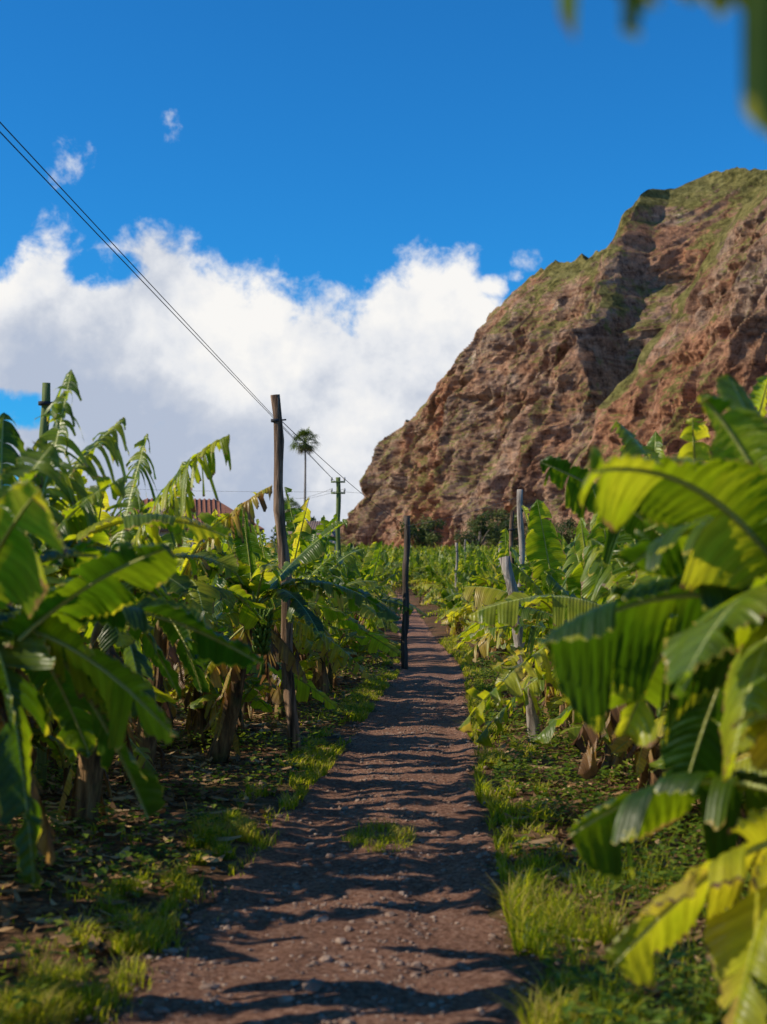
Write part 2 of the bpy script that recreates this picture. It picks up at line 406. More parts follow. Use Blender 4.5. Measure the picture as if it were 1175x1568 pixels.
def generic(seed,near=False):
    rng=random.Random(seed); mb=MB(); hs=rng.uniform(.85,1.4)
    top=Vector((rng.uniform(-.12,.12),rng.uniform(-.12,.12),hs))
    stem(mb,(0,0,-.08),top,rng.uniform(.07,.11),rng)
    K=rng.randint(10,12); a=rng.random()*6.28
    for k in range(K):
        f=k/(K-1); a+=2.4+rng.uniform(-.35,.35); L=rng.uniform(1.25,1.75)*(1 if k else .9)
        o=Vector((math.cos(a),math.sin(a),0))
        e=top+o*L*(.22+.70*min(1,f*1.3))+Vector((0,0,L*(.98-1.42*f)))
        leaf(mb,top+o*.03+Vector((0,0,-.1*f)),e,.06+.24*f,rng.uniform(.20,.28),rng,roll=rng.uniform(-.5,.5),fold=rng.uniform(-.15,.4),
             tear=rng.choice((.3,.5,.7,.9,1.)),age=.08+.38*rng.random()+.18*f*rng.random(),n=36 if near else 26,m=3,droop=rng.uniform(.2,.6),bias=.38)
    dead(mb,top,rng,rng.randint(4,6))
    if seed%5==0: bunch(mb,top,rng.random()*6.28,rng)
    for q in range(rng.randint(1,2)):
        a=rng.random()*6.28; b=Vector((.45*math.cos(a),.45*math.sin(a),0)); t=b+Vector((.05,0,rng.uniform(.2,.5)))
        tube(mb,[b,b.lerp(t,.5),t],[.05,.04,.02],8,1,.4,rng=rng)
        for k in range(5):
            an=k*1.7+a; leaf(mb,t,t+Vector((.55*math.cos(an),.55*math.sin(an),rng.uniform(-.1,.6))),.15,.13,rng,tear=.3,age=.3,n=14,m=2)
    return mb.mesh('banana_plant_mesh',MATS)
GEN=[generic(s,True) for s in range(11,25)]
NG=len(GEN)

def hero(loc,crown,leaves,seed,r0=.10,ndead=2,bn=None,extra=0):
    rng=random.Random(seed); mb=MB()
    loc=Vector((loc[0],loc[1],gh(loc[0],loc[1]))); c=Vector(crown)-loc
    stem(mb,(0,0,-.08),c,r0,rng)
    for lf in leaves:
        tip=Vector(lf[0])-loc; kw=lf[3] if len(lf)>3 else {}
        d=dict(n=72,m=5,age=.28,tear=.5); d.update(kw)
        st=d.pop('start',None); s0=(Vector(st)-loc) if st else c
        leaf(mb,s0,tip,lf[1],lf[2],rng,**d)
    a=rng.random()*6
    for k in range(extra):
        a+=2.4; L=1.35; f=(k+1)/(extra+1); o=Vector((math.cos(a),math.sin(a),0))
        leaf(mb,c,c+o*L*(.3+.6*f)+Vector((0,0,L*(.8-1.4*f))),.1+.2*f,.23,rng,tear=.65,age=.25,n=40,m=4)
    dead(mb,c,rng,ndead)
    if bn is not None: bunch(mb,c,bn,rng)
    return obj('banana_plant',mb.mesh('banana_plant_mesh',MATS),loc)
# left foreground
hero((-2.0,5.9),(-1.75,5.8,1.45),[
 ((-.80,5.4,1.83),.08,.20,dict(roll=.9,age=0,tear=.3,start=(-1.6,5.7,1.3))),
 ((-.50,6.0,1.36),.20,.19,dict(roll=.5,age=0,tear=.4)),
 ((-.80,5.6,1.10),.20,.21,dict(roll=.9,age=.26,tear=.45,droop=.5)),
 ((-.95,5.9,.74),.36,.22,dict(roll=.8,age=.02,tear=.5)),
 ((-1.25,5.2,.62),.36,.20,dict(roll=.6,age=.02,tear=.6)),
 ((-1.08,4.5,1.98),.12,.2,dict(age=.42,tear=.2,roll=.8)),
 ((-1.05,6.3,1.75),.2,.18,dict(age=.15,tear=.4,roll=.5)),
 ((-1.45,6.3,2.3),.1,.2,dict(age=.2,tear=.7)),
 ((-1.3,6.4,.95),.35,.2,dict(age=.1,tear=.5,roll=.5)),
 ((-1.9,5.2,2.2),.1,.2,{}),((-2.7,5.6,1.7),.3,.2,{}),((-2.4,6.6,1.6),.3,.2,{})],101,ndead=3)
hero((-2.5,8.3),(-2.1,8.1,1.6),[
 ((-.86,8.0,1.95),.26,.20,dict(roll=.5,age=.45,tear=.5)),
 ((-1.92,8.8,3.0),.05,.22,dict(tear=1.,age=.3,droop=.7)),
 ((-1.62,9.0,2.72),.16,.20,dict(tear=1.,age=.35,droop=.8)),
 ((-2.25,8.5,2.7),.1,.22,dict(tear=.8,age=.2,droop=.6)),
 ((-1.5,8.3,2.3),.12,.2,dict(tear=.8,age=.25,droop=.6)),
 ((-1.35,7.6,1.35),.3,.22,dict(roll=.5,age=.42,tear=.7)),
 ((-1.05,7.9,1.42),.4,.2,dict(roll=.4,age=.08,tear=.6)),
 ((-1.5,7.4,.8),.4,.2,dict(roll=.5,age=.05,tear=.5)),
 ((-1.2,8.6,1.0),.45,.2,dict(roll=.4,age=.1,tear=.6)),
 ((-1.7,8.0,.7),.4,.2,dict(roll=.4,age=.3,tear=.7)),
 ((-2.7,7.7,2.6),.1,.2,dict(tear=.6)),((-3.2,8.4,1.9),.3,.2,{}),((-2.3,9.3,1.7),.3,.2,{})],102,extra=2,ndead=4)
hero((-2.1,10.0),(-1.9,9.9,1.5),[
 ((-1.03,9.6,2.68),.24,.22,dict(tear=1.,age=.38,droop=.9)),
 ((-1.68,10.2,2.75),.10,.19,dict(tear=.95,age=.32,droop=.9)),
 ((-1.4,10.4,2.45),.12,.19,dict(tear=.95,age=.2,droop=.9)),
 ((-1.0,9.9,1.75),.25,.2,dict(tear=.6,age=.42)),
 ((-1.2,9.2,1.2),.3,.2,dict(tear=.5,age=.05,roll=.5)),
 ((-1.3,10.4,.9),.4,.2,dict(tear=.6,age=.12,roll=.5)),
 ((-1.5,9.3,.7),.4,.2,dict(tear=.6,age=.1,roll=.5)),
 ((-2.0,9.2,2.4),.2,.2,dict(tear=.8)),((-2.9,9.7,1.9),.3,.2,{}),((-1.9,11.2,1.7),.3,.2,{})],103,extra=3,ndead=4)
hero((-1.6,13.7),(-1.2,13.5,1.45),[
 ((-.34,13.6,2.27),.10,.17,dict(roll=-.4,tear=.3,age=.3)),
 ((.03,13.4,1.42),.26,.17,dict(tear=.8,age=.25,droop=.5)),
 ((-1.3,13.2,2.42),.02,.18,dict(tear=.3,age=.25,roll=.5)),
 ((-1.95,13.3,1.9),.15,.18,dict(tear=.5,age=.15)),
 ((-.55,12.8,1.2),.28,.18,dict(tear=.6,age=.1)),
 ((-1.8,12.8,1.0),.3,.18,dict(tear=.5,age=.1)),
 ((-.95,12.3,1.8),.2,.17,dict(tear=.6,age=.45))],104,bn=5.0,r0=.09,ndead=5,extra=3)
hero((-2.1,12.2),(-1.8,12.1,1.5),[
 ((-.93,12.0,2.5),.16,.16,dict(tear=1.,age=.56,droop=.9)),
 ((-1.75,12.6,2.75),.03,.19,dict(tear=.8)),
 ((-2.6,11.7,2.3),.2,.2,dict(tear=.7)),
 ((-1.4,11.4,1.3),.3,.2,dict(tear=.6,age=.35)),((-2.3,11.2,1.3),.3,.2,{})],105,extra=5,ndead=4)
# right foreground
hero((1.6,4.7),(1.42,4.6,1.5),[
 ((.60,4.15,2.02),.20,.24,dict(roll=-.7,age=.40,tear=.4)),
 ((.50,4.5,1.50),.16,.24,dict(roll=-1.1,age=0,tear=.3,droop=.9)),
 ((.78,3.8,1.42),.22,.19,dict(roll=-.6,age=.36,tear=.5)),
 ((.86,5.2,1.15),.35,.2,dict(roll=-.6,age=.3,tear=.6)),
 ((1.02,4.6,2.3),.12,.2,dict(age=.42,tear=.5,roll=-.5)),
 ((1.25,5.2,2.45),.05,.22,dict(age=.45,tear=.4)),
 ((1.0,5.5,1.9),.2,.2,dict(age=.4,tear=.5,roll=-.5)),
 ((.85,5.0,1.75),.25,.2,dict(age=.25,tear=.5,roll=-.7)),
 ((1.0,4.9,.95),.35,.2,dict(age=.15,tear=.5,roll=-.7)),
 ((.95,4.0,1.15),.25,.18,dict(age=.4,tear=.4,roll=-.5)),
 ((2.2,4.4,2.0),.3,.2,{}),((1.8,5.6,1.9),.3,.2,{}),((1.7,3.9,2.3),.1,.2,{})],201,ndead=3)
hero((1.65,4.3),(1.42,4.35,.92),[
 ((.66,4.2,.60),.14,.21,dict(roll=-1.0,age=.34,tear=.35,droop=.5)),
 ((.60,4.7,.88),.18,.20,dict(roll=-.9,age=0,tear=.4,droop=.9)),
 ((.95,4.0,.45),.2,.18,dict(age=.3,roll=-.7)),
 ((1.0,3.9,1.35),.1,.15,dict(age=.45)),((2.1,4.2,1.2),.2,.17,{})],202,r0=.07,ndead=1)
hero((2.05,8.2),(1.85,8.0,1.65),[
 ((.86,7.9,2.36),.10,.20,dict(roll=-.6,tear=.6,age=.02,droop=.6)),
 ((1.33,8.2,2.62),.12,.2,dict(tear=.5,age=.35)),
 ((1.62,7.5,2.55),.12,.2,dict(tear=.7,age=.4)),
 ((2.15,8.0,2.85),.05,.22,dict(tear=.5,age=.4)),
 ((1.1,7.6,1.4),.25,.2,dict(tear=.8,age=.35,roll=-.5)),
 ((1.4,7.4,1.0),.35,.2,dict(tear=.6,age=.15,roll=-.5)),
 ((1.25,8.3,.95),.4,.2,dict(tear=.6,age=.2,roll=-.5)),
 ((1.7,7.2,.8),.4,.2,dict(tear=.6,age=.3,roll=-.5)),
 ((2.6,7.6,2.2),.3,.2,{}),((2.3,9.1,1.9),.3,.2,{})],203,extra=4,ndead=4)
# plant beside the camera whose torn leaf hangs overhead
hero((1.55,1.1),(1.3,1.2,2.30),[
 ((.15,1.3,2.34),.05,.14,dict(roll=-.35,tear=.97,age=0,droop=1.2,fold=-.3)),
 ((.45,1.45,2.33),.06,.15,dict(roll=-.3,tear=.97,age=.8,droop=1.2,fold=-.3)),
 ((1.9,1.6,2.5),.2,.2,{}),((2.2,.6,2.2),.3,.2,{}),((1.6,.2,2.3),.3,.2,{})],204)
near=[(-3.6,7.0),(-4.0,9.4),(-3.4,11.2),(-3.7,13.4),(-2.5,15.6),(-1.7,17.3),(-3.9,16.0),(-1.5,20.0),(-2.9,18.6),(-1.2,23.0),(-2.8,21.6),(-5.4,8.6),(-5.3,11.3),(-5.5,14.2),(-5.4,17.5),
 (-3.0,4.6),(-3.3,2.9),(-4.8,5.6),(-4.9,3.6),(-3.1,8.6),(-2.7,10.9),(-2.9,12.8),(-3.0,14.6),(-1.9,15.2),(-1.3,18.4),(-2.2,19.4),(-.9,21.6),(-1.1,25),(-2.0,24),(-4.6,12.3),(-4.4,18.2),
 (3.2,9.6),(2.5,11.2),(3.0,13.2),(2.0,12.7),(2.4,15.4),(3.9,11.6),(4.2,14.6),(2.1,18.0),(3.6,17.5),(2.2,21.0),(3.8,20.6),(2.4,24),(4.9,9.2),(5.4,12.6),(5.6,16),(3.4,6.9),(2.0,10.3),(2.9,8.1),(3.2,15.7),(2.1,16.7),(2.3,19.4),(2.2,22.6),(3.1,10.9),(4.6,18),(3.2,22.5),(2.5,6.3),(2.25,14.2),(2.6,9.4)]
for i,(x,y) in enumerate(near):
    s=R.uniform(.9,1.1)*(1 if x<0 else .9)
    obj('banana_plant',GEN[(i*5)%NG],(x,y,gh(x,y)),(R.uniform(-.06,.06),R.uniform(-.06,.06),R.random()*6.28),(s,s,s))
field=bpy.data.objects.new('banana_plantation',None); sc.collection.objects.link(field)
cnt=0
def addp(x,y):
    global cnt
    s=R.uniform(.66,1.05); cnt+=1
    obj('plant_%d'%cnt,GEN[R.randrange(NG)],(x,y,gh(x,y)),(R.uniform(-.08,.08),R.uniform(-.08,.08),R.random()*6.28),(s*1.08,s*1.08,s*R.uniform(.9,1.15)),field)
y=18.
while y<330:
    sp=1.65 if y<70 else (2.5 if y<120 else 4.0)
    W=9+y*.36
    x=-W
    while x<W:
        xx=x+R.uniform(-.7,.7); yy=y+R.uniform(-.9,.9)
        ok=abs(xx-pc(yy))>pw(yy)+.6 or yy>80
        if yy<26 and -5.9<xx<6: ok=False
        if -12.5<xx<-5 and 56<yy<66: ok=False
        if ok: addp(xx,yy)
        x+=sp
    y+=sp
# ------------------------------------------------------------------ poles
def pole(name,base,top,r0,r1,mat,seed=1,extra=None):
    rng=random.Random(seed); mb=MB(); b=Vector((base[0],base[1],gh(*base[:2])-.1)); t=Vector(top)-b; n=16
    pts=[t*(i/n)+Vector((.016*math.sin(i*.9+seed),.016*math.cos(i*1.3+seed),0)) for i in range(n+1)]
    tube(mb,pts,[lerp(r0,r1,i/n)*(1+.08*math.sin(i*2.3+seed)) for i in range(n+1)],10,0,jit=.09,rng=rng)
    if extra: extra(mb,t)
    return obj(name,mb.mesh(name,[mat,M_ceram,M_wire]),b)
def wraps(z):
    def f(mb,t):
        c=t*z; tube(mb,[c-Vector((0,0,.015)),c+Vector((0,0,.015))],[.052,.052],9,2)
        tube(mb,[c,c+Vector((.1,0,.01))],[.01,.008],5,2)
    return f
pole('wooden_pole',(-.87,14.1),(-1.07,14.1,3.53),.064,.045,M_wood,1,wraps(.93))
pole('wooden_pole',(.41,28.6),(.47,28.6,3.0),.07,.06,M_wooddark,2,wraps(.9))
pole('wooden_pole',(1.62,15.0),(1.27,14.9,1.95),.068,.052,M_woodgrey,3,wraps(.55))
pole('wooden_pole',(2.1,22),(2.1,22,3.1),.055,.045,M_woodgrey,4,wraps(.9))
pole('wooden_pole',(1.98,22.6),(2.02,22.6,2.8),.04,.03,M_wood,5,wraps(.9))
pole('wooden_pole',(-2.84,12),(-2.84,12,3.36),.04,.036,M_woodgreen,6,wraps(.95))
for i,(x,y,h) in enumerate(((5.1,36,2.9),(3.2,40,2.8),(-1.3,36,2.7),(7.5,50,3),(-4,30,3),(2.6,52,2.9),(6.5,62,3.1),(10,70,3.1),(4.2,75,3.1))):
    pole('wooden_pole',(x,y),(x+.05,y,h+rise(y)),.05,.04,M_woodgrey,10+i,wraps(.9))
def xarm(mb,t):
    for dz in (-.15,-.5):
        c=t+Vector((0,0,dz))
        tube(mb,[c+Vector((-.22,-.06,0)),c+Vector((.22,-.06,0))],[.03,.03],6,0)
        for sx in(-.2,.2):
            q=c+Vector((sx,-.06,.03)); tube(mb,[q,q+Vector((0,0,.06)),q+Vector((0,0,.12))],[.02,.035,.02],8,1)
pole('utility_pole',(-1.4,45),(-1.42,45,4.95),.09,.07,M_woodgreen,20,xarm)
pole('utility_pole',(-4.6,-12),(-4.6,-12,6.6),.1,.08,M_wood,21,xarm)
pole('utility_pole',(-10,150),(-10,150,10.8),.11,.08,M_wood,22,xarm)
def wire(name,spans,r):
    e=bpy.data.objects.new(name,None); sc.collection.objects.link(e)
    for k,(a,b,sag) in enumerate(spans):
        mb=MB(); a=Vector(a);b=Vector(b);n=24
        tube(mb,[a.lerp(b,i/n)-Vector((0,0,sag*4*(i/n)*(1-i/n))) for i in range(n+1)],[r]*(n+1),5)
        obj('cable_%d'%(k+1),mb.mesh('cable',[M_wire]),parent=e)
wire('overhead_wires',[((-1.62,45,4.93),(-4.86,-12,6.60),.05),((-1.50,45,4.80),(-4.70,-12,6.28),.05),
  ((-1.6,45,4.6),(-10.2,150,10.6),.3),((-1.2,45,4.6),(-9.8,150,10.6),.3)],.006)
wire('guy_wires',[((-1.4,45,4.5),(-18,52,5.6),.2),((-1.4,45,4.5),(14,60,5.2),.2),((-1.03,14.1,3.3),(.46,28.6,2.8),.08),((.46,28.6,2.8),(2.1,22,3.0),.05),((.46,28.6,2.8),(3.2,40,2.9),.05)],.004)

# ------------------------------------------------------------------ palms
def palm(loc,h,rc,nl,seed,r0=.3):
    rng=random.Random(seed); mb=MB(); n=14
    pts=[Vector((.25*math.sin(i/n*2),0,h*i/n)) for i in range(n+1)]
    tube(mb,pts,[lerp(r0,r0*.5,(i/n)**.6) for i in range(n+1)],9,1,jit=.06,rng=rng)
    top=pts[-1]
    for k in range(nl):
        a=rng.random()*6.283; f=k/nl; el=lerp(1.35,-1.2,f**.85); o=Vector((math.cos(a)*math.cos(el),math.sin(a)*math.cos(el),math.sin(el)))
        L=rc*rng.uniform(.85,1.15)*(1 if el>-.4 else .75); ag=0 if el>-.5 else .9
        q=top+o*L*.5
        tube(mb,[top,q],[.03,.02],4,0,ag)
        S=o.cross(Vector((0,0,1))); S=S.normalized() if S.length>.01 else Vector((1,0,0))
        for j in range(9):
            an=(j/8-.5)*2.8; d=(o*math.cos(an)+S*math.sin(an)).normalized(); e=q+d*L*.6+Vector((0,0,-L*.16*(1+abs(math.sin(an)))))
            sd=(S*math.cos(an)-o*math.sin(an))*L*.035; mid=q+d*L*.3
            i0=mb.v(q,0,.5,ag);i1=mb.v(mid+sd,.5,.5,ag);i2=mb.v(e,1,.5,ag);i3=mb.v(mid-sd,.5,.5,ag); mb.f((i0,i1,i2,i3),0)
    return obj('palm_tree',mb.mesh('palm_tree',[M_palm,M_bark]),loc)
palm((-9.5,170,rise(170)-.2),18.3-rise(170),2.0,46,5,.2)
palm((-9.6,142,rise(142)-.2),9.0-rise(142),1.4,44,6,.25)
# ------------------------------------------------------------------ trees at the cliff foot
def tree(loc,h,w,seed,nl=2600,name='tree'):
    rng=random.Random(seed); mb=MB()
    tube(mb,[(0,0,-.2),(.1,0,h*.3),(.15,.1,h*.6)],[.3,.22,.12],8,1,jit=.08,rng=rng)
    cl=[]
    for k in range(16):
        a=rng.random()*6.283; r=rng.random()**.6*w*.5; c=Vector((r*math.cos(a),r*math.sin(a),h*rng.uniform(.35,.88)*(1-.25*r/w)))
        cl.append((c,rng.uniform(.14,.26)*w,rng.random())); tube(mb,[(.1,0,h*.3),c*.6+Vector((0,0,h*.15)),c],[.12,.08,.03],5,1)
    for i in range(nl):
        c,r,g=rng.choice(cl); d=Vector((rng.gauss(0,1),rng.gauss(0,1),rng.gauss(0,.8))); d=d.normalized()*r*rng.random()**.35*rng.uniform(.8,1.2)
        p=c+d; s=rng.uniform(.12,.3); x=Vector((rng.gauss(0,1),rng.gauss(0,1),rng.gauss(0,1))).normalized(); y=x.orthogonal().normalized()
        ids=[mb.v(p+x*s,0,.5,g),mb.v(p+y*s*.5,0,.5,g),mb.v(p-x*s,0,.5,g),mb.v(p-y*s*.5,0,.5,g)]; mb.f(tuple(ids),0)
    return obj(name,mb.mesh(name,[M_tree,M_bark]),loc)
for i,(px,d,h,w) in enumerate(((.066,240,8.5,6),(.077,250,10,8),(.09,245,9,7),(.13,260,8,7),(.028,230,8.5,7),(-.057,130,6,5),(.11,270,7,7),(-.13,110,6,6),(-.2,120,7,8),(.17,255,7,8))):
    tree((px*d,d,rise(d)-.2),h,w,300+i)
# ------------------------------------------------------------------ houses
def box(mb,x0,x1,y0,y1,z0,z1,m=0):
    i=[mb.v(p) for p in ((x0,y0,z0),(x1,y0,z0),(x1,y1,z0),(x0,y1,z0),(x0,y0,z1),(x1,y0,z1),(x1,y1,z1),(x0,y1,z1))]
    for f in ((0,1,5,4),(1,2,6,5),(2,3,7,6),(3,0,4,7),(4,5,6,7),(3,2,1,0)): mb.f(tuple(i[k] for k in f),m)
def house(name,loc,w,d,hw,hr,tile,rot=0.):
    e=bpy.data.objects.new(name,None); e.location=loc; e.rotation_euler=(0,0,rot); sc.collection.objects.link(e)
    mb=MB(); box(mb,-w/2,w/2,-d/2,d/2,0,hw)
    obj('walls',mb.mesh('walls',[M_plaster],False),parent=e)
    mb=MB(); o=.35
    rw=w/2-d/2*.6
    A=[mb.v(p) for p in ((-w/2-o,-d/2-o,hw),(w/2+o,-d/2-o,hw),(w/2+o,d/2+o,hw),(-w/2-o,d/2+o,hw),(-rw,0,hr),(rw,0,hr),
       (-w/2-o,-d/2-o,hw+.12),(w/2+o,-d/2-o,hw+.12),(w/2+o,d/2+o,hw+.12),(-w/2-o,d/2+o,hw+.12))]
    for f in ((6,7,5,4),(7,8,5),(8,9,4,5),(9,6,4),(0,1,7,6),(1,2,8,7),(2,3,9,8),(3,0,6,9),(3,2,1,0)): mb.f(tuple(A[k] for k in f))
    k=-w/2
    while k<w/2:
        zt=1-max(0,(abs(k)-rw)/(w/2-rw+.001)); 
        tube(mb,[(k,-d/2-o,hw+.10),(k,-(1-zt)*d/2,lerp(hw,hr,zt)+.01)],[.05,.05],5,0); k+=.2
    obj('roof',mb.mesh('roof',[tile],False),parent=e)
    for s,(x) in enumerate((-w*.3,0,w*.3)):
        mb=MB()
        if s==1: box(mb,x-.45,x+.45,-d/2-.04,-d/2+.02,0,2.05,0)
        else:
            box(mb,x-.5,x+.5,-d/2-.03,-d/2+.02,1.0,2.1,0)
            for q in (x-.55,x+.5): box(mb,q,q+.05,-d/2-.06,-d/2+.02,.95,2.15,1)
            for q in (.95,2.1): box(mb,x-.5,x+.5,-d/2-.06,-d/2+.02,q,q+.05,1)
            box(mb,x-.02,x+.02,-d/2-.05,-d/2-.03,1.0,2.1,1)
        obj(['window','door','window_2'][s],mb.mesh('opening',[M_door if s==1 else M_glass,M_plaster],False),parent=e)
    return e
house('tiled_roof_house',(-8.6,61,rise(61)),6,5,3.3,4.75,M_tile,.15)
house('farmhouse',(-6.2,124,rise(124)),3.8,4,3.4,4.8,M_tileg,-.1)

# ------------------------------------------------------------------ cliff
m,nt=newmat('cliff_rock'); p_=pos(nt)
geo=N(nt,'ShaderNodeNewGeometry')
sx=N(nt,'ShaderNodeSeparateXYZ'); nt.links.new(geo.outputs['Normal'],sx.inputs[0])
st=noi(nt,mapping(nt,p_,(.010,.010,.13),(.10,-.12,0)),1.,8,.68,1.2)
vs=noi(nt,mapping(nt,p_,(.12,.06,.018),(0,.5,0)),1.,8,.72,.4)
bl=noi(nt,p_,.018,4,.6); fn=noi(nt,p_,.30,9,.78); mid=noi(nt,mapping(nt,p_,(1,1,.6),(0,.5,0)),.05,9,.75)
mixn=mth(nt,'ADD',mth(nt,'MULTIPLY',st,.5),mth(nt,'MULTIPLY',vs,.5))
c=ramp(nt,[(.38,(.17,.10,.075)),(.45,(.38,.215,.14)),(.50,(.58,.37,.25)),(.55,(.42,.29,.22)),(.60,(.64,.47,.35)),(.66,(.76,.63,.50))],mixn)
c=mixc(nt,ramp(nt,[(.48,0),(.60,.75)],bl),c,(.60,.28,.15))
c=mixc(nt,1.,c,ramp(nt,[(.38,(.30,.28,.28)),(.5,(.95,.93,.9)),(.64,(1.4,1.36,1.3))],fn),'MULTIPLY')
veg=mth(nt,'ADD',mth(nt,'MULTIPLY',sx.outputs[2],.26),mth(nt,'ADD',mth(nt,'MULTIPLY',mid,1.1),mth(nt,'MULTIPLY',fn,.45)))
veg=mth(nt,'ADD',veg,mth(nt,'MULTIPLY',attr(nt,'cap'),.2))
veg=ramp(nt,[(.875,0),(.95,1)],veg)
vc=ramp(nt,[(.38,(.06,.065,.018)),(.5,(.20,.20,.05)),(.64,(.38,.36,.11))],fn)
c=mixc(nt,mth(nt,'MULTIPLY',veg,.85),c,vc)
out(nt,princ(nt,c,.95,bump(nt,mth(nt,'ADD',fn,mth(nt,'ADD',vs,mth(nt,'MULTIPLY',st,.8))),1.,3.2),.05)); M_cliff=m
MAIN=[(-.030,0.0,940),(-.019,.041,920),(-.008,.061,900),(.006,.086,870),(.015,.109,850),(.033,.122,820),(.051,.145,780),(.069,.163,740),(.081,.186,720),(.097,.202,690),(.119,.215,660),(.142,.222,630),(.162,.230,605),(.172,.255,600),(.184,.268,606),(.208,.275,618),(.233,.282,618),(.267,.289,606),(.323,.292,580),(.45,.3,510),(.7,.3,430)]
SPUR=[(.112,0.0,540),(.126,.041,532),(.137,.077,526),(.155,.113,517),(.175,.141,510),(.199,.172,500),(.212,.2,490),(.240,.236,475),(.254,.258,465),(.274,.282,450),(.323,.304,415),(.45,.31,350),(.7,.3,290)]
def cliff(TAB,ncol,nrow,seed,lean,shear,amp):
    t0,t1=TAB[0][0],TAB[-1][0]; V=[];F=[];CAP=[]
    tl=[t0+(min(.31,t1)-t0)*i/(ncol-1) for i in range(ncol)]+[.31+(t1-.31)*((i+1)/50) for i in range(50)]
    nc=len(tl); nb=7
    nrm=Vector((-.86,-.46,.12)).normalized()
    def rg(x,y,z): return 1-2.6*abs(noise.noise(Vector((x,y,z))))
    for t in tl:
        e=interp(TAB,t,1);D=interp(TAB,t,2); top=Vector((t*D,D,1.7+e*D)); H=max(1,top.z)
        tb=t-shear*(t-t0); Db=D*lean; base=Vector((tb*Db,Db,rise(Db)-4))
        ef=sstep(0,50,H)
        for r in range(nrow+1):
            s=r/nrow
            hz=s**1.15*.7+.3*s
            p=Vector((lerp(base.x,top.x,hz),lerp(base.y,top.y,hz),lerp(base.z,top.z,s)))
            al=p.x*.46-p.y*.86; L=al-.45*p.z+9*noise.noise(Vector((al*.02,p.z*.02,seed+2)))
            d=amp*1.25*rg(L*.012,p.z*.003,seed)
            d+=amp*.95*rg(L*.030,p.z*.006,seed+3)
            d+=amp*.55*rg(L*.075,p.z*.014,seed+5)
            d+=amp*.26*rg(L*.19,p.z*.045,seed+6)
            d+=amp*.15*noise.noise(Vector((L*.45,p.z*.25,seed+8)))
            d+=amp*.09*noise.noise(Vector((L*.95,p.z*.8,seed+11)))
            for per,am,sd in ((23.,.28,7),(9.3,.14,17)):
                w=(p.z-.10*al)/per+1.8*noise.noise(Vector((al*.012,p.z*.012,seed+sd)))
                fr=w-math.floor(w); st_=max(0,noise.noise(Vector((al*.03,math.floor(w)*3.1,seed+sd)))+.25)*3
                d-=amp*am*st_*(fr if fr<.85 else (1-fr)*5.67)
            k=ef*min(1,.18+(1-s)*3.2)*min(1,.3+s*4)
            jag=amp*(.24*rg(L*.04,0,seed+9)+.2*rg(L*.13,1,seed+9)+.14*noise.noise(Vector((L*.4,3,seed))))*ef*s**6
            q=p+nrm*d*k+Vector((3.*noise.noise(Vector((al*.09,p.z*.09,seed+21))),-2.5*noise.noise(Vector((al*.09,p.z*.09,seed+22))),0))*ef
            V.append((q.x,q.y,q.z+jag)); CAP.append(sstep(.88,1,s)*sstep(.08,.16,t))
        tq=V[-1]
        for r in range(1,nb+1):
            s=r/nb; V.append((tq[0]+s*160,tq[1]+s*260,lerp(tq[2],-5,s*s)-s*2)); CAP.append(1)
    nr=nrow+1+nb
    for i in range(nc-1):
        for r in range(nr-1): F.append((i*nr+r,(i+1)*nr+r,(i+1)*nr+r+1,i*nr+r+1))
    return V,F,CAP
V1,F1,C1=cliff(MAIN,540,260,1.5,.84,.12,9.5)
V2,F2,C2=cliff(SPUR,340,230,7.5,.80,.10,7.5)
b=len(V1); V1+=V2; F1+=[tuple(k+b for k in f) for f in F2]; C1+=C2
me=bpy.data.meshes.new('rocky_cliff'); me.from_pydata(V1,[],F1); me.materials.append(M_cliff)
at=me.attributes.new('cap','FLOAT','POINT'); at.data.foreach_set('value',np.array(C1,dtype=np.float32))
obj('rocky_cliff',me)

# ------------------------------------------------------------------ sun & sky
EL,AZ=rad(34),rad(-98)   # azimuth measured from +Y towards +X
S=Vector((math.sin(AZ)*math.cos(EL),math.cos(AZ)*math.cos(EL),math.sin(EL)))
ld=bpy.data.lights.new('sun','SUN'); ld.energy=5.0; ld.angle=rad(.5); ld.color=(1,.88,.68)
so=bpy.data.objects.new('sun',ld); so.rotation_euler=(-S).to_track_quat('-Z','Y').to_euler(); sc.collection.objects.link(so)
w=bpy.data.worlds.new('World'); sc.world=w; w.use_nodes=True; nt=w.node_tree; nt.nodes.clear()
sky=N(nt,'ShaderNodeTexSky',sky_type='NISHITA'); sky.sun_disc=False; sky.sun_elevation=EL; sky.sun_rotation=AZ%(2*math.pi)
sky.air_density=1.0; sky.dust_density=.3; sky.ozone_density=2.5
skc=mixc(nt,1.,sky.outputs[0],(.16,1.0,1.72),'MULTIPLY')
bg=N(nt,'ShaderNodeBackground'); nt.links.new(skc,bg.inputs[0]); bg.inputs[1].default_value=.088
dr=N(nt,'ShaderNodeTexCoord').outputs['Generated']; sp=N(nt,'ShaderNodeSeparateXYZ'); nt.links.new(dr,sp.inputs[0])
az=mth(nt,'ARCTAN2',sp.outputs[0],sp.outputs[1]); el=mth(nt,'ARCSINE',sp.outputs[2])
fc=N(nt,'ShaderNodeFloatCurve'); cv=fc.mapping.curves[0]
TP=[(-.5,.13),(-.35,.18),(-.26,.200),(-.235,.238),(-.2,.234),(-.16,.250),(-.12,.228),(-.085,.216),(-.05,.212),(-.02,.206),(.015,.232),(.05,.228),(.07,.204),(.085,.178),(.1,.14),(.2,.10),(.5,.08)]
while len(cv.points)<len(TP): cv.points.new(.5,.5)
for q,(a,b) in zip(cv.points,TP): q.location=(a+.5,b*2)
fc.mapping.update(); nt.links.new(mth(nt,'ADD',az,.5,clamp=True),fc.inputs['Value'])
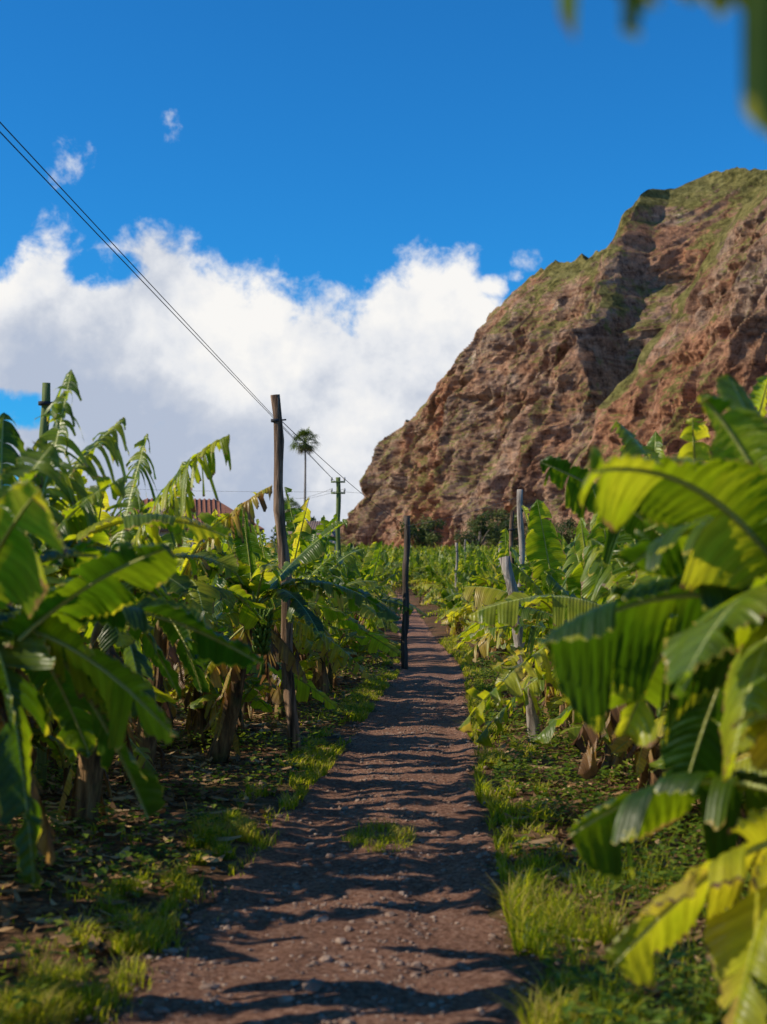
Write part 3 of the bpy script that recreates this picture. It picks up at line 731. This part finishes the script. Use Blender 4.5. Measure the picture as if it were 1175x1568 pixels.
top=mth(nt,'MULTIPLY',fc.outputs[0],.5)
n1=noi(nt,dr,13,10,.6,.2); n2=noi(nt,dr,40,8,.62,.2); n3=noi(nt,dr,7,5,.55)
def blob(a,e,ra,re,k):
    x=mth(nt,'DIVIDE',mth(nt,'SUBTRACT',az,a),ra); y=mth(nt,'DIVIDE',mth(nt,'SUBTRACT',el,e),re)
    r=mth(nt,'ADD',mth(nt,'MULTIPLY',x,x),mth(nt,'MULTIPLY',y,y))
    return mth(nt,'MULTIPLY',mth(nt,'SUBTRACT',1.,r,clamp=True),k)
dens=mth(nt,'MULTIPLY',mth(nt,'SUBTRACT',top,el),20.)
dens=mth(nt,'MINIMUM',dens,.9)
dens=mth(nt,'MAXIMUM',dens,-.75)
for b_ in ((-.19,.208,.035,.018,-.85),(-.262,.115,.055,.018,-1.1),(-.26,.06,.05,.025,-.9),(-.150,.300,.018,.032,.9),(-.222,.283,.055,.024,.85),(.098,.221,.022,.017,.85),(.085,.205,.02,.01,.6)):
    dens=mth(nt,'ADD',dens,blob(*b_))
dens=mth(nt,'ADD',dens,mth(nt,'MULTIPLY',mth(nt,'SUBTRACT',n1,.5),1.8))
dens=mth(nt,'ADD',dens,mth(nt,'MULTIPLY',mth(nt,'SUBTRACT',n2,.5),1.5))
mr=N(nt,'ShaderNodeMapRange',interpolation_type='SMOOTHSTEP'); nt.links.new(dens,mr.inputs[0]); mr.inputs[1].default_value=-.08; mr.inputs[2].default_value=.5
sh=mth(nt,'MULTIPLY',mth(nt,'SUBTRACT',top,el),4.0)
sh=mth(nt,'ADD',sh,mth(nt,'MULTIPLY',mth(nt,'SUBTRACT',n3,.5),2.6))
sh=mth(nt,'ADD',sh,mth(nt,'MULTIPLY',mth(nt,'SUBTRACT',n1,.5),-1.6))
sh=mth(nt,'ADD',sh,mth(nt,'MULTIPLY',mth(nt,'SUBTRACT',n2,.5),-.8))
sh=mth(nt,'SUBTRACT',sh,mth(nt,'MULTIPLY',az,1.4))
cc=ramp(nt,[(.0,(1.0,.985,.96)),(.35,(.84,.86,.90)),(.7,(.60,.65,.75)),(1,(.48,.55,.69))],sh)
bc=N(nt,'ShaderNodeBackground'); nt.links.new(cc,bc.inputs[0]); bc.inputs[1].default_value=.95
mx=N(nt,'ShaderNodeMixShader'); nt.links.new(mr.outputs[0],mx.inputs[0]); nt.links.new(bg.outputs[0],mx.inputs[1]); nt.links.new(bc.outputs[0],mx.inputs[2])
nt.links.new(mx.outputs[0],N(nt,'ShaderNodeOutputWorld').inputs[0])
# ------------------------------------------------------------------ camera
cd=bpy.data.cameras.new('camera'); cd.sensor_fit='VERTICAL'; cd.sensor_height=32; cd.sensor_width=24; cd.lens=45
cd.clip_start=.05; cd.clip_end=9000
cd.dof.use_dof=True; cd.dof.focus_distance=19; cd.dof.aperture_fstop=2.1
co=bpy.data.objects.new('camera',cd); co.location=(0,0,1.7); co.rotation_euler=(rad(90+2.75),0,0); sc.collection.objects.link(co); sc.camera=co
